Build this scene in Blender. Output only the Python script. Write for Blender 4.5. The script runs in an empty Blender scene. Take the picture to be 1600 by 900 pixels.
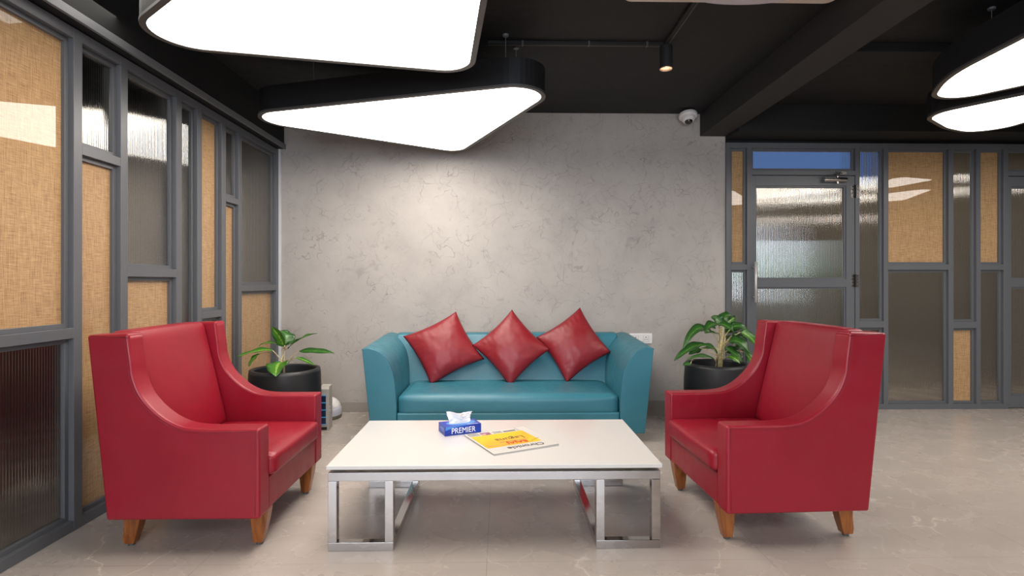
import bpy, bmesh, math, random
from mathutils import Vector, Matrix, noise
random.seed(7)
PI = math.pi
sc = bpy.context.scene
COL = sc.collection

# ------------------------------------------------------------------ camera, world, light, exposure
cam_d = bpy.data.cameras.new('camera')
cam = bpy.data.objects.new('camera', cam_d); COL.objects.link(cam)
cam_d.sensor_width = 36.0
cam_d.lens = 850 / 1600 * 36
cam_d.shift_y = -8 / 1600
cam_d.clip_start = 0.05
cam.location = (0, 0, 1.18)
cam.rotation_euler = (PI / 2, 0, -math.radians(1.15))
sc.camera = cam

world = bpy.data.worlds.new('world'); sc.world = world; world.use_nodes = True
world.node_tree.nodes['Background'].inputs[0].default_value = (0.75, 0.85, 1.0, 1)
world.node_tree.nodes['Background'].inputs[1].default_value = 0.6

LAMP = 7.6          # radiance of the pendant diffusers
WINDOW_W = 200      # daylight through the windows behind the camera
sc.view_settings.view_transform = 'Standard'
sc.view_settings.look = 'None'
sc.view_settings.gamma = 1
sc.view_settings.use_curve_mapping = False
sc.view_settings.exposure = 0.3


def area_light(name, loc, target, sx, sy, power, color):
    l = bpy.data.lights.new(name, 'AREA'); l.shape = 'RECTANGLE'; l.size = sx; l.size_y = sy
    l.energy = power; l.color = color
    o = bpy.data.objects.new(name, l); COL.objects.link(o)
    o.location = loc
    o.rotation_euler = (Vector(target) - Vector(loc)).to_track_quat('-Z', 'Y').to_euler()
    return o


area_light('window_daylight', (-0.6, -3.9, 1.65), (-0.3, 3, 1.0), 5.0, 1.9, WINDOW_W, (0.80, 0.89, 1.0))


# ------------------------------------------------------------------ materials
def lin(c):
    return tuple(((v / 255) / 12.92 if v / 255 <= 0.04045 else ((v / 255 + 0.055) / 1.055) ** 2.4) for v in c) + (1,)


def mat(name, rgb, rough=0.5, metal=0.0, coat=0.0, spec=None, emit=None, estr=0):
    m = bpy.data.materials.new(name); m.use_nodes = True
    b = m.node_tree.nodes['Principled BSDF']
    b.inputs['Base Color'].default_value = lin(rgb)
    b.inputs['Roughness'].default_value = rough
    b.inputs['Metallic'].default_value = metal
    b.inputs['Coat Weight'].default_value = coat
    if spec is not None: b.inputs['Specular IOR Level'].default_value = spec
    if emit:
        b.inputs['Emission Color'].default_value = lin(emit); b.inputs['Emission Strength'].default_value = estr
    return m


def N(m, t, **kw):
    n = m.node_tree.nodes.new(t)
    for k, v in kw.items(): setattr(n, k, v)
    return n


def L(m, a, b): m.node_tree.links.new(a, b)
def BS(m): return m.node_tree.nodes['Principled BSDF']


def coords(m, scale=(1, 1, 1), rot=(0, 0, 0), kind='Object'):
    tc = N(m, 'ShaderNodeTexCoord'); mp = N(m, 'ShaderNodeMapping')
    mp.inputs['Scale'].default_value = scale; mp.inputs['Rotation'].default_value = rot
    L(m, tc.outputs[kind], mp.inputs['Vector']); return mp.outputs['Vector']


def tex_noise(m, vec, scale, detail=4, rough=0.5, dist=0.0):
    n = N(m, 'ShaderNodeTexNoise')
    n.inputs['Scale'].default_value = scale; n.inputs['Detail'].default_value = detail
    n.inputs['Roughness'].default_value = rough; n.inputs['Distortion'].default_value = dist
    if vec is not None: L(m, vec, n.inputs['Vector'])
    return n.outputs['Fac']


def ramp(m, fac, stops):
    r = N(m, 'ShaderNodeValToRGB'); e = r.color_ramp.elements
    while len(e) < len(stops): e.new(0.5)
    for i, (p, c) in enumerate(stops):
        e[i].position = p; e[i].color = c if len(c) == 4 else lin(c)
    L(m, fac, r.inputs['Fac']); return r.outputs['Color']


def gray(v): return (v, v, v, 1)


def math_n(m, op, a, b=None, c=None):
    n = N(m, 'ShaderNodeMath', operation=op)
    for i, v in enumerate((a, b, c)):
        if v is None: continue
        if isinstance(v, (int, float)): n.inputs[i].default_value = v
        else: L(m, v, n.inputs[i])
    return n.outputs[0]


def mixc(m, fac, a, b, mode='MIX'):
    n = N(m, 'ShaderNodeMix', data_type='RGBA', blend_type=mode)
    for i, v in ((0, fac), (6, a), (7, b)):
        if isinstance(v, (int, float)): n.inputs[i].default_value = v
        elif isinstance(v, tuple): n.inputs[i].default_value = v
        else: L(m, v, n.inputs[i])
    return n.outputs[2]


def bump(m, h, strength=0.2, dist=0.01, target=None):
    b = N(m, 'ShaderNodeBump'); b.inputs['Strength'].default_value = strength; b.inputs['Distance'].default_value = dist
    L(m, h, b.inputs['Height']); L(m, b.outputs[0], (target or BS(m)).inputs['Normal'])


def leather(name, rgb, rgb2, rough=0.36):
    m = mat(name, rgb, rough, spec=0.5)
    v = coords(m)
    f = tex_noise(m, v, 3.0, 3)
    L(m, ramp(m, f, [(0.3, rgb), (0.7, rgb2)]), BS(m).inputs['Base Color'])
    vo = N(m, 'ShaderNodeTexVoronoi'); vo.inputs['Scale'].default_value = 420; L(m, v, vo.inputs['Vector'])
    big = tex_noise(m, v, 9.0, 2)
    h = math_n(m, 'ADD', math_n(m, 'MULTIPLY', vo.outputs['Distance'], 0.12), math_n(m, 'MULTIPLY', big, 1.5))
    bump(m, h, 0.25, 0.004)
    L(m, ramp(m, tex_noise(m, v, 14, 4), [(0.3, gray(rough - 0.05)), (0.7, gray(rough + 0.07))]), BS(m).inputs['Roughness'])
    return m


M_red = leather('red_leather', (135, 12, 33), (144, 16, 37))
M_redseam = mat('red_seam', (112, 12, 26), 0.5)
M_pillow = leather('crimson_leather', (126, 20, 30), (136, 26, 35), 0.42)
M_teal = leather('teal_leather', (48, 110, 126), (52, 116, 132), 0.38)
M_tealseam = mat('teal_seam', (22, 78, 98), 0.5)
M_frame = mat('grey_powder_coat', (92, 94, 98), 0.38)
M_black = mat('black_paint', (13, 13, 14), 0.75)
M_blacklamp = mat('black_lamp_housing', (16, 17, 21), 0.55)
M_rim = mat('grey_lamp_rim', (78, 76, 74), 0.4)
M_diff = mat('lamp_diffuser', (240, 236, 230), 0.5, emit=(255, 247, 238), estr=LAMP)
M_white = mat('white_plastic', (225, 222, 220), 0.35)
M_chrome = mat('chrome', (186, 182, 180), 0.09, 1.0)
M_chromeb = mat('brushed_steel', (178, 174, 172), 0.24, 1.0)
M_satin = mat('satin_steel', (205, 203, 202), 0.38, 0.35)
M_top = mat('white_laminate', (208, 204, 200), 0.16, coat=0.3)
M_pot = mat('matte_black_pot', (30, 31, 34), 0.45)
M_soil = mat('dark_soil', (26, 20, 17), 0.95)
M_rubber = mat('black_rubber', (20, 20, 20), 0.7)
M_lip = mat('pale_metal_lip', (112, 114, 117), 0.4)
M_whitetrim = mat('white_trim', (205, 205, 208), 0.5)
M_dark = mat('dark_backroom', (92, 86, 80), 0.8)

# steel streaks
_v = coords(M_chromeb, (1, 1, 1))
L(M_chromeb, ramp(M_chromeb, tex_noise(M_chromeb, _v, 6, 5), [(0.3, gray(0.20)), (0.7, gray(0.27))]), BS(M_chromeb).inputs['Roughness'])

# black ceiling with faint trowel relief
M_ceil = mat('black_ceiling', (20, 19, 19), 0.7)
_v = coords(M_ceil); bump(M_ceil, tex_noise(M_ceil, _v, 6, 6), 0.4, 0.02)
L(M_ceil, ramp(M_ceil, tex_noise(M_ceil, _v, 2.5, 4), [(0.3, (18, 17, 17)), (0.75, (24, 22, 22))]), BS(M_ceil).inputs['Base Color'])
M_beam = mat('beam_paint', (40, 37, 36), 0.7)
bump(M_beam, tex_noise(M_beam, coords(M_beam), 30, 4), 0.2, 0.004)

# plaster wall
M_wall = mat('trowelled_plaster', (168, 160, 152), 0.62)
_v = coords(M_wall)
_d = N(M_wall, 'ShaderNodeTexNoise'); _d.inputs['Scale'].default_value = 3.2; _d.inputs['Detail'].default_value = 3; L(M_wall, _v, _d.inputs['Vector'])
_vm = N(M_wall, 'ShaderNodeVectorMath', operation='MULTIPLY_ADD')
L(M_wall, _d.outputs['Color'], _vm.inputs[0]); _vm.inputs[1].default_value = (0.55, 0.55, 0.55); L(M_wall, _v, _vm.inputs[2])


def crack(m, vec, scale, width, lo, hi, mscale):
    vo = N(m, 'ShaderNodeTexVoronoi', feature='DISTANCE_TO_EDGE'); vo.inputs['Scale'].default_value = scale
    L(m, vec, vo.inputs['Vector'])
    c = ramp(m, vo.outputs['Distance'], [(0.0, gray(1)), (width, gray(0))])
    k = ramp(m, tex_noise(m, vec, mscale, 3, 0.6), [(lo, gray(0)), (hi, gray(1))])
    return math_n(m, 'MULTIPLY', c, k)


_c1 = crack(M_wall, _vm.outputs[0], 5.0, 0.012, 0.46, 0.56, 3.0)
_c2 = crack(M_wall, _vm.outputs[0], 9.0, 0.014, 0.50, 0.61, 4.5)
_c3 = crack(M_wall, _vm.outputs[0], 17.0, 0.018, 0.53, 0.63, 6.5)
_cr = math_n(M_wall, 'MAXIMUM', math_n(M_wall, 'MAXIMUM', _c1, _c2), _c3)
_base = ramp(M_wall, tex_noise(M_wall, _v, 2.2, 6, 0.6), [(0.3, (160, 154, 149)), (0.5, (170, 164, 158)), (0.72, (178, 172, 166))])
_pat = ramp(M_wall, tex_noise(M_wall, _vm.outputs[0], 9, 3, 0.5, 1.0), [(0.62, gray(1)), (0.70, gray(0.86))])
_base = mixc(M_wall, 1.0, _base, _pat, 'MULTIPLY')
L(M_wall, mixc(M_wall, math_n(M_wall, 'MULTIPLY', _cr, 0.40), _base, lin((104, 97, 92))), BS(M_wall).inputs['Base Color'])
bump(M_wall, math_n(M_wall, 'ADD', math_n(M_wall, 'MULTIPLY', _cr, -1.0), math_n(M_wall, 'MULTIPLY', tex_noise(M_wall, _vm.outputs[0], 7, 5), 0.9)), 0.40, 0.010)

# floor : large polished tiles with thin veins
M_floor = mat('marble_tile', (172, 162, 152), 0.2, spec=0.45)
_v = coords(M_floor)
_dn = N(M_floor, 'ShaderNodeTexNoise'); _dn.inputs['Scale'].default_value = 1.6; _dn.inputs['Detail'].default_value = 6; L(M_floor, _v, _dn.inputs['Vector'])
_vf = N(M_floor, 'ShaderNodeVectorMath', operation='MULTIPLY_ADD'); L(M_floor, _dn.outputs['Color'], _vf.inputs[0])
_vf.inputs[1].default_value = (0.55, 0.55, 0.55); L(M_floor, _v, _vf.inputs[2])
_vein1 = crack(M_floor, _vf.outputs[0], 1.25, 0.005, 0.46, 0.60, 1.4)
_vein2 = crack(M_floor, _vf.outputs[0], 2.7, 0.009, 0.52, 0.62, 1.9)
_vein = math_n(M_floor, 'MAXIMUM', _vein1, math_n(M_floor, 'MULTIPLY', _vein2, 0.5))
_cl = ramp(M_floor, tex_noise(M_floor, coords(M_floor, (1, 2.6, 1), (0, 0, 0.25)), 2.2, 8, 0.62, 0.6), [(0.25, (166, 156, 149)), (0.5, (172, 162, 154)), (0.75, (177, 168, 160))])
_fc = mixc(M_floor, math_n(M_floor, 'MULTIPLY', _vein, 0.6), _cl, lin((226, 218, 208)))
_bk = N(M_floor, 'ShaderNodeTexBrick'); _bk.offset = 0.0; _bk.squash = 1.0
_bk.inputs['Scale'].default_value = 1.0; _bk.inputs['Brick Width'].default_value = 1.2; _bk.inputs['Row Height'].default_value = 1.2
_bk.inputs['Mortar Size'].default_value = 0.0016; _bk.inputs['Mortar Smooth'].default_value = 0.0
_mp = N(M_floor, 'ShaderNodeMapping'); _mp.inputs['Location'].default_value = (0.06, 0.10, 0)
_tc = N(M_floor, 'ShaderNodeTexCoord'); L(M_floor, _tc.outputs['Object'], _mp.inputs['Vector']); L(M_floor, _mp.outputs[0], _bk.inputs['Vector'])
L(M_floor, mixc(M_floor, math_n(M_floor, 'MULTIPLY', _bk.outputs['Fac'], 0.5), _fc, lin((120, 112, 104))), BS(M_floor).inputs['Base Color'])
L(M_floor, ramp(M_floor, tex_noise(M_floor, _v, 5, 5), [(0.3, gray(0.20)), (0.7, gray(0.32))]), BS(M_floor).inputs['Roughness'])

M_skirt = mat('skirting_tile', (150, 143, 136), 0.35)

# cane weave behind clear glass
M_cane = mat('cane_weave', (196, 152, 104), 0.7, coat=1.0)
BS(M_cane).inputs['Coat Roughness'].default_value = 0.015
BS(M_cane).inputs['Coat IOR'].default_value = 1.55
_h = tex_noise(M_cane, coords(M_cane, (16, 16, 380)), 1.0, 3, 0.7)
_w = tex_noise(M_cane, coords(M_cane, (380, 380, 12)), 1.0, 3, 0.7)
_f = math_n(M_cane, 'MULTIPLY', math_n(M_cane, 'ADD', _h, _w), 0.5)
L(M_cane, ramp(M_cane, _f, [(0.36, (122, 88, 54)), (0.46, (164, 127, 84)), (0.55, (181, 145, 100)), (0.68, (205, 172, 128))]), BS(M_cane).inputs['Base Color'])

# reeded glass (real corrugated sheets, see reeded())
M_reed = mat('reeded_glass', (205, 200, 190), 0.06)
BS(M_reed).inputs['Transmission Weight'].default_value = 1.0
BS(M_reed).inputs['IOR'].default_value = 1.5
_gl = N(M_reed, 'ShaderNodeBsdfGlossy'); _gl.inputs['Roughness'].default_value = 0.06; _gl.inputs['Color'].default_value = (0.95, 0.93, 0.9, 1)
_mx = N(M_reed, 'ShaderNodeMixShader'); _mx.inputs[0].default_value = 0.14
L(M_reed, BS(M_reed).outputs[0], _mx.inputs[1]); L(M_reed, _gl.outputs[0], _mx.inputs[2])
L(M_reed, _mx.outputs[0], M_reed.node_tree.nodes['Material Output'].inputs['Surface'])

# wood
M_wood = mat('honey_wood', (168, 96, 34), 0.35, coat=0.3)
_f = tex_noise(M_wood, coords(M_wood, (30, 30, 3)), 1.5, 5, 0.6, 1.0)
L(M_wood, ramp(M_wood, _f, [(0.3, (98, 50, 16)), (0.5, (138, 76, 28)), (0.72, (162, 98, 40))]), BS(M_wood).inputs['Base Color'])


# ------------------------------------------------------------------ mesh helpers
def link(name, bm, m, parent=None, smooth=None, bevel=0, segs=2, mats=None):
    bmesh.ops.recalc_face_normals(bm, faces=bm.faces)
    me = bpy.data.meshes.new(name); bm.to_mesh(me); bm.free()
    o = bpy.data.objects.new(name, me); COL.objects.link(o)
    for x in (mats or [m]): me.materials.append(x)
    if smooth:
        for p in me.polygons: p.use_smooth = True
    if bevel:
        md = o.modifiers.new('bevel', 'BEVEL'); md.width = bevel; md.segments = segs
        md.limit_method = 'ANGLE'; md.angle_limit = math.radians(35); md.harden_normals = True
        for p in me.polygons: p.use_smooth = True
    if parent: o.parent = parent
    return o


def tag(o, label=None, cat=None, group=None, kind=None):
    if label: o['label'] = label
    if cat: o['category'] = cat
    if group: o['group'] = group
    if kind: o['kind'] = kind
    return o


def empty(name, loc=(0, 0, 0), rz=0.0):
    o = bpy.data.objects.new(name, None); COL.objects.link(o); o.location = loc; o.rotation_euler = (0, 0, rz)
    o.empty_display_size = 0.1
    return o


def box(bm, x0, x1, y0, y1, z0, z1, P=None, mi=0):
    pts = [(x0, y0, z0), (x1, y0, z0), (x1, y1, z0), (x0, y1, z0), (x0, y0, z1), (x1, y0, z1), (x1, y1, z1), (x0, y1, z1)]
    v = [bm.verts.new(P(*p) if P else p) for p in pts]
    for f in ((0, 3, 2, 1), (4, 5, 6, 7), (0, 1, 5, 4), (1, 2, 6, 5), (2, 3, 7, 6), (3, 0, 4, 7)):
        bm.faces.new([v[i] for i in f]).material_index = mi
    return v


def prism(bm, prof, fn, a, b):
    """closed 2-D profile [(p,q)] swept between a and b; fn(p,q,t)->xyz"""
    v0 = [bm.verts.new(fn(p, q, a)) for p, q in prof]; v1 = [bm.verts.new(fn(p, q, b)) for p, q in prof]
    n = len(prof)
    for i in range(n): bm.faces.new((v0[i], v0[(i + 1) % n], v1[(i + 1) % n], v1[i]))
    bm.faces.new(v0); bm.faces.new(v1[::-1])


def tube(bm, pts, r, n=8, cap=True, r1=None):
    pts = [Vector(p) for p in pts]; rings = []; up = Vector((0, 0, 1))
    for i, p in enumerate(pts):
        t = (pts[min(i + 1, len(pts) - 1)] - pts[max(i - 1, 0)]).normalized()
        a = t.cross(up)
        if a.length < 1e-3: a = t.cross(Vector((0, 1, 0)))
        a.normalize(); b = t.cross(a).normalized()
        rr = r if r1 is None else r + (r1 - r) * i / (len(pts) - 1)
        rings.append([bm.verts.new(p + (a * math.cos(2 * PI * k / n) + b * math.sin(2 * PI * k / n)) * rr) for k in range(n)])
    for i in range(len(rings) - 1):
        for k in range(n): bm.faces.new((rings[i][k], rings[i][(k + 1) % n], rings[i + 1][(k + 1) % n], rings[i + 1][k]))
    if cap: bm.faces.new(rings[0]); bm.faces.new(rings[-1][::-1])


def lathe(bm, prof, n=48, c=(0, 0, 0), close=False, mi=0):
    rings = []
    for r, z in prof:
        if r < 1e-5: rings.append([bm.verts.new((c[0], c[1], c[2] + z))])
        else: rings.append([bm.verts.new((c[0] + r * math.cos(2 * PI * k / n), c[1] + r * math.sin(2 * PI * k / n), c[2] + z)) for k in range(n)])
    for A, B in zip(rings, rings[1:]):
        for k in range(n):
            a = [A[k % len(A)], A[(k + 1) % n % len(A)]] if len(A) > 1 else [A[0]]
            b = [B[(k + 1) % n], B[k]] if len(B) > 1 else [B[0]]
            if len(a) + len(b) > 2: bm.faces.new(a + b).material_index = mi


def cushion(bm, cx, cy, cz, sx, sy, sz, r, puff=(0, 0, 0), n=14, warp=None):
    """rounded, slightly puffed block; puff = extra on +-x, +-y, +-z faces"""
    hx, hy, hz = sx / 2, sy / 2, sz / 2
    t = bmesh.new(); bmesh.ops.create_cube(t, size=2.0)
    bmesh.ops.subdivide_edges(t, edges=t.edges[:], cuts=n, use_grid_fill=True)
    idx = {}
    for v in t.verts:
        u = Vector([math.copysign(abs(c) ** 0.72, c) if abs(c) > 1e-6 else 0.0 for c in v.co])
        p = Vector((u.x * hx, u.y * hy, u.z * hz))
        q = Vector((max(-hx + r, min(hx - r, p.x)), max(-hy + r, min(hy - r, p.y)), max(-hz + r, min(hz - r, p.z))))
        d = p - q
        if d.length > 1e-7: p = q + d.normalized() * min(r, max(d.length, r if max(abs(c) for c in v.co) > 0.999 else 0))
        k = [1 - min(1, abs(c)) ** 2.5 for c in u]
        p.x += math.copysign(puff[0], u.x) * k[1] * k[2] * abs(u.x) ** 2
        p.y += math.copysign(puff[1], u.y) * k[0] * k[2] * abs(u.y) ** 2
        p.z += math.copysign(puff[2], u.z) * k[0] * k[1] * abs(u.z) ** 2
        p = p + Vector((cx, cy, cz))
        if warp: p = warp(p)
        idx[v.index] = bm.verts.new(p)
    t.verts.index_update()
    for f in t.faces: bm.faces.new([idx[v.index] for v in f.verts])
    t.free()


def text_mesh(name, s, size, m, parent, loc, rot, align='CENTER', sx=1.0, ext=0.0003, bold=0.0):
    cu = bpy.data.curves.new(name, 'FONT'); cu.body = s; cu.size = size; cu.align_x = align; cu.extrude = ext; cu.offset = bold
    t = bpy.data.objects.new(name, cu); COL.objects.link(t)
    dg = bpy.context.evaluated_depsgraph_get()
    me = bpy.data.meshes.new_from_object(t.evaluated_get(dg))
    bpy.data.objects.remove(t, do_unlink=True)
    me.materials.clear(); me.materials.append(m)
    o = bpy.data.objects.new(name, me); COL.objects.link(o); o.parent = parent
    o.location = loc; o.rotation_euler = rot; o.scale = (sx, 1, 1)
    return o


# ------------------------------------------------------------------ room shell
CEIL = 2.75


def struct(name, bm, m, label, cat, parent=None, **kw):
    o = link(name, bm, m, parent, **kw)
    return tag(o, label, cat, kind='structure') if parent is None else o


bm = bmesh.new(); box(bm, -4.6, 6.6, -4.2, 8.2, -0.1, 0.0)
struct('floor', bm, M_floor, 'polished grey beige marble tile floor with thin white veins', 'floor')

bm = bmesh.new(); box(bm, -4.6, 6.6, -4.2, 8.2, CEIL, CEIL + 0.15)
struct('ceiling', bm, M_ceil, 'matte black painted ceiling over the lounge', 'ceiling')

bm = bmesh.new(); box(bm, -2.3, 2.085, 5.02, 5.2, 0, CEIL)
struct('wall_back', bm, M_wall, 'grey trowelled plaster wall behind the teal sofa', 'wall')

bm = bmesh.new(); box(bm, -2.0, 2.085, 5.006, 5.02, 0, 0.088)
struct('baseboard_back', bm, M_skirt, 'grey tile skirting along the foot of the plaster wall', 'skirting', bevel=0.002)

bm = bmesh.new(); box(bm, -2.029, -2.010, 5.000, 5.02, 0, 2.40)
struct('trim_1', bm, M_whitetrim, 'thin white corner strip between grey partition and plaster wall', 'trim')

# left bulkhead with pale metal lip
bm = bmesh.new(); box(bm, -2.4, -1.985, -4.0, 5.02, 2.405, CEIL)
struct('trim_2', bm, M_black, 'black ceiling bulkhead above the left glazed partition', 'bulkhead')
bm = bmesh.new(); box(bm, -1.985, -1.968, -4.0, 5.02, 2.403, 2.446)
struct('trim_3', bm, M_lip, 'pale grey metal lip along the lower edge of the black bulkhead', 'trim', bevel=0.002)

# beams
bm = bmesh.new(); box(bm, 1.846, 2.085, -4.0, 5.02, 2.541, CEIL)
struct('trim_4', bm, M_beam, 'black ceiling beam running from the plaster wall towards the viewer', 'beam', bevel=0.004)
bm = bmesh.new(); box(bm, 2.085, 6.5, 4.72, 5.06, 2.515, CEIL)
struct('trim_5', bm, M_black, 'black cross beam above the door partition', 'beam', bevel=0.004)
bm = bmesh.new(); box(bm, 2.085, 6.5, 3.50, 3.68, 2.69, CEIL)
struct('trim_6', bm, M_black, 'shallow black ceiling rib on the right, in front of the cross beam', 'beam', bevel=0.004)

# shell outside the frame
M_offwall = mat('painted_wall', (150, 146, 142), 0.8)
bm = bmesh.new(); box(bm, 6.5, 6.6, -4.2, 8.2, 0, CEIL)
struct('wall_right', bm, M_offwall, 'plain painted wall at the far right of the hall', 'wall')
bm = bmesh.new()
box(bm, -4.6, 6.6, -4.2, -4.1, 0, 0.65); box(bm, -4.6, 6.6, -4.2, -4.1, 2.65, CEIL)
box(bm, -4.6, -3.2, -4.2, -4.1, 0.65, 2.65); box(bm, 2.0, 6.6, -4.2, -4.1, 0.65, 2.65)
struct('wall_front', bm, M_offwall, 'painted wall with the daylight opening behind the viewer', 'wall')
bm = bmesh.new(); box(bm, -4.6, -4.5, -4.2, 8.2, 0, CEIL)
struct('wall_left_room', bm, M_dark, 'dark wall of the room behind the left glazed partition', 'wall')


# ------------------------------------------------------------------ glazed partitions
def partition(root, P, posts, openings, zt, rail=0.051, d=0.055, base=0.05, lname=''):
    """posts: [(u0,u1)]; openings[i] between posts i and i+1: list of (z0,z1,kind) panes"""
    for (a, b) in posts:
        bm = bmesh.new(); box(bm, a, b, -d, 0, 0, zt, P); link('post', bm, M_frame, root, bevel=0.002)
    for (p, q), panes in zip(zip(posts, posts[1:]), openings):
        u0, u1 = p[1], q[0]
        if panes is None: continue
        bm = bmesh.new(); box(bm, u0, u1, -d, -0.0005, zt - rail, zt, P); link('rail', bm, M_frame, root, bevel=0.002)
        bm = bmesh.new(); box(bm, u0, u1, -d, -0.0005, 0, base, P); link('rail', bm, M_frame, root, bevel=0.002)
        for i, (z0, z1, kind) in enumerate(panes):
            if i < len(panes) - 1:
                bm = bmesh.new(); box(bm, u0, u1, -d, -0.0005, panes[i + 1][1], z0, P); link('rail', bm, M_frame, root, bevel=0.002)
            pane(root, P, u0, u1, z0, z1, kind)


def pane(root, P, u0, u1, z0, z1, kind, w=0.0, bw=0.022, bd=0.026):
    bm = bmesh.new()
    for a in ((u0, u0 + bw, z0, z1), (u1 - bw, u1, z0, z1), (u0 + bw, u1 - bw, z0, z0 + bw), (u0 + bw, u1 - bw, z1 - bw, z1)):
        box(bm, a[0], a[1], w - 0.052, w - bd, a[2], a[3], P)
    link('glazing_bead', bm, M_frame, root, bevel=0.0015)
    a, b, c, d = u0 + bw - 0.004, u1 - bw + 0.004, z0 + bw - 0.004, z1 - bw + 0.004
    if kind == 'cane':
        bm = bmesh.new(); box(bm, a, b, w - 0.050, w - 0.043, c, d, P)
        link('cane_panel', bm, M_cane, root)
    else:
        reeded(root, P, a, b, c, d, w - 0.043)


def reeded(root, P, a, b, z0, z1, w, period=0.0148, amp=0.0010, th=0.006):
    bm = bmesh.new(); k = 8; n = max(k, int((b - a) / period * k))
    F, B = [], []
    for i in range(n + 1):
        u = a + (b - a) * i / n
        ph = ((u - a) / period) % 1.0
        h = amp * (2 * abs(math.sin(PI * ph)) - 1)
        F.append([bm.verts.new(P(u, w + h, z)) for z in (z0, z1)])
        B.append([bm.verts.new(P(u, w - th, z)) for z in (z0, z1)])
    for i in range(n):
        f = bm.faces.new((F[i][0], F[i + 1][0], F[i + 1][1], F[i][1])); f.smooth = True
        bm.faces.new((B[i][0], B[i][1], B[i + 1][1], B[i + 1][0]))
        bm.faces.new((F[i][0], B[i][0], B[i + 1][0], F[i + 1][0]))
        bm.faces.new((F[i][1], F[i + 1][1], B[i + 1][1], B[i][1]))
    bm.faces.new((F[0][0], F[0][1], B[0][1], B[0][0])); bm.faces.new((F[n][0], B[n][0], B[n][1], F[n][1]))
    for e in bm.edges:
        if len(e.link_faces) == 2 and e.link_faces[0].smooth != e.link_faces[1].smooth: e.smooth = False
    link('reeded_glass_pane', bm, M_reed, root)


# left partition : u = Y, w towards +X
PL = lambda u, w, z: (-2.03 + w, u, z)
wl = tag(empty('wall_left', (0, 0, 0)), 'grey metal partition on the left glazed with cane and reeded panels', 'partition', kind='structure')
R, K = 'reed', 'cane'
T = 2.341
posts_l = [(-1.2, -1.145), (0.1, 0.155), (1.20, 1.255), (2.627, 2.68), (2.947, 3.002), (3.444, 3.503), (3.678, 3.736), (3.999, 4.059), (4.252, 4.303), (4.953, 5.016)]
open_l = [
    [(0.966, T, R), (0.05, 0.916, K)],
    [(0.966, T, K), (0.05, 0.916, R)],
    [(0.966, T, K), (0.05, 0.916, R)],
    [(1.848, T, R), (0.05, 1.802, K)],
    [(1.265, T, R), (0.05, 1.214, K)],
    [(0.05, T, R)],
    [(0.985, T, K), (0.05, 0.935, R)],
    [(1.826, T, R), (0.05, 1.782, K)],
    [(1.165, T, R), (0.05, 1.113, K)],
]
partition(wl, PL, posts_l, open_l, 2.394)
bm = bmesh.new(); box(bm, -4.5, -2.09, 5.02, 5.1, 0, CEIL)
struct('wall_left_return', bm, M_dark, 'dark wall closing the room behind the left partition', 'wall')

# right partition : u = X, w towards -Y
PR = lambda u, w, z: (u, 5.0 - w, z)
wr = tag(empty('wall_back_right', (0, 0, 0)), 'grey metal partition with door, cane panels and reeded glass at right', 'partition', kind='structure')
ZT = 2.481; T = 2.430
posts_r = [(2.086, 2.128), (2.281, 2.327), (3.299, 3.336), (3.567, 3.608), (4.182, 4.228), (4.446, 4.487), (4.705, 4.750), (5.72, 5.765), (6.455, 6.5)]
open_r = [
    [(1.353, T, K), (0.05, 1.299, R)],
    None,
    [(0.824, T, R), (0.05, 0.762, R)],
    [(1.353, T, K), (0.05, 1.301, R)],
    [(0.816, T, R), (0.05, 0.756, K)],
    [(1.353, T, K), (0.05, 1.301, R)],
    None,
    [(1.353, T, K), (0.05, 1.301, R)],
]
partition(wr, PR, posts_r, open_r, ZT)
for (a, b) in ((2.327, 3.299), (4.750, 5.72)):       # headers and transoms over the doors
    for z0, z1 in ((T, ZT), (2.183, 2.226)):
        bm = bmesh.new(); box(bm, a, b, -0.055, -0.0005, z0, z1, PR); link('rail', bm, M_frame, wr, bevel=0.002)
    pane(wr, PR, a, b, 2.226, T, R)
bm = bmesh.new(); box(bm, 2.085, 6.5, 5.06, 5.12, 2.481, CEIL)
struct('trim_7', bm, M_black, 'black fascia above the door partition', 'trim')


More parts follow.
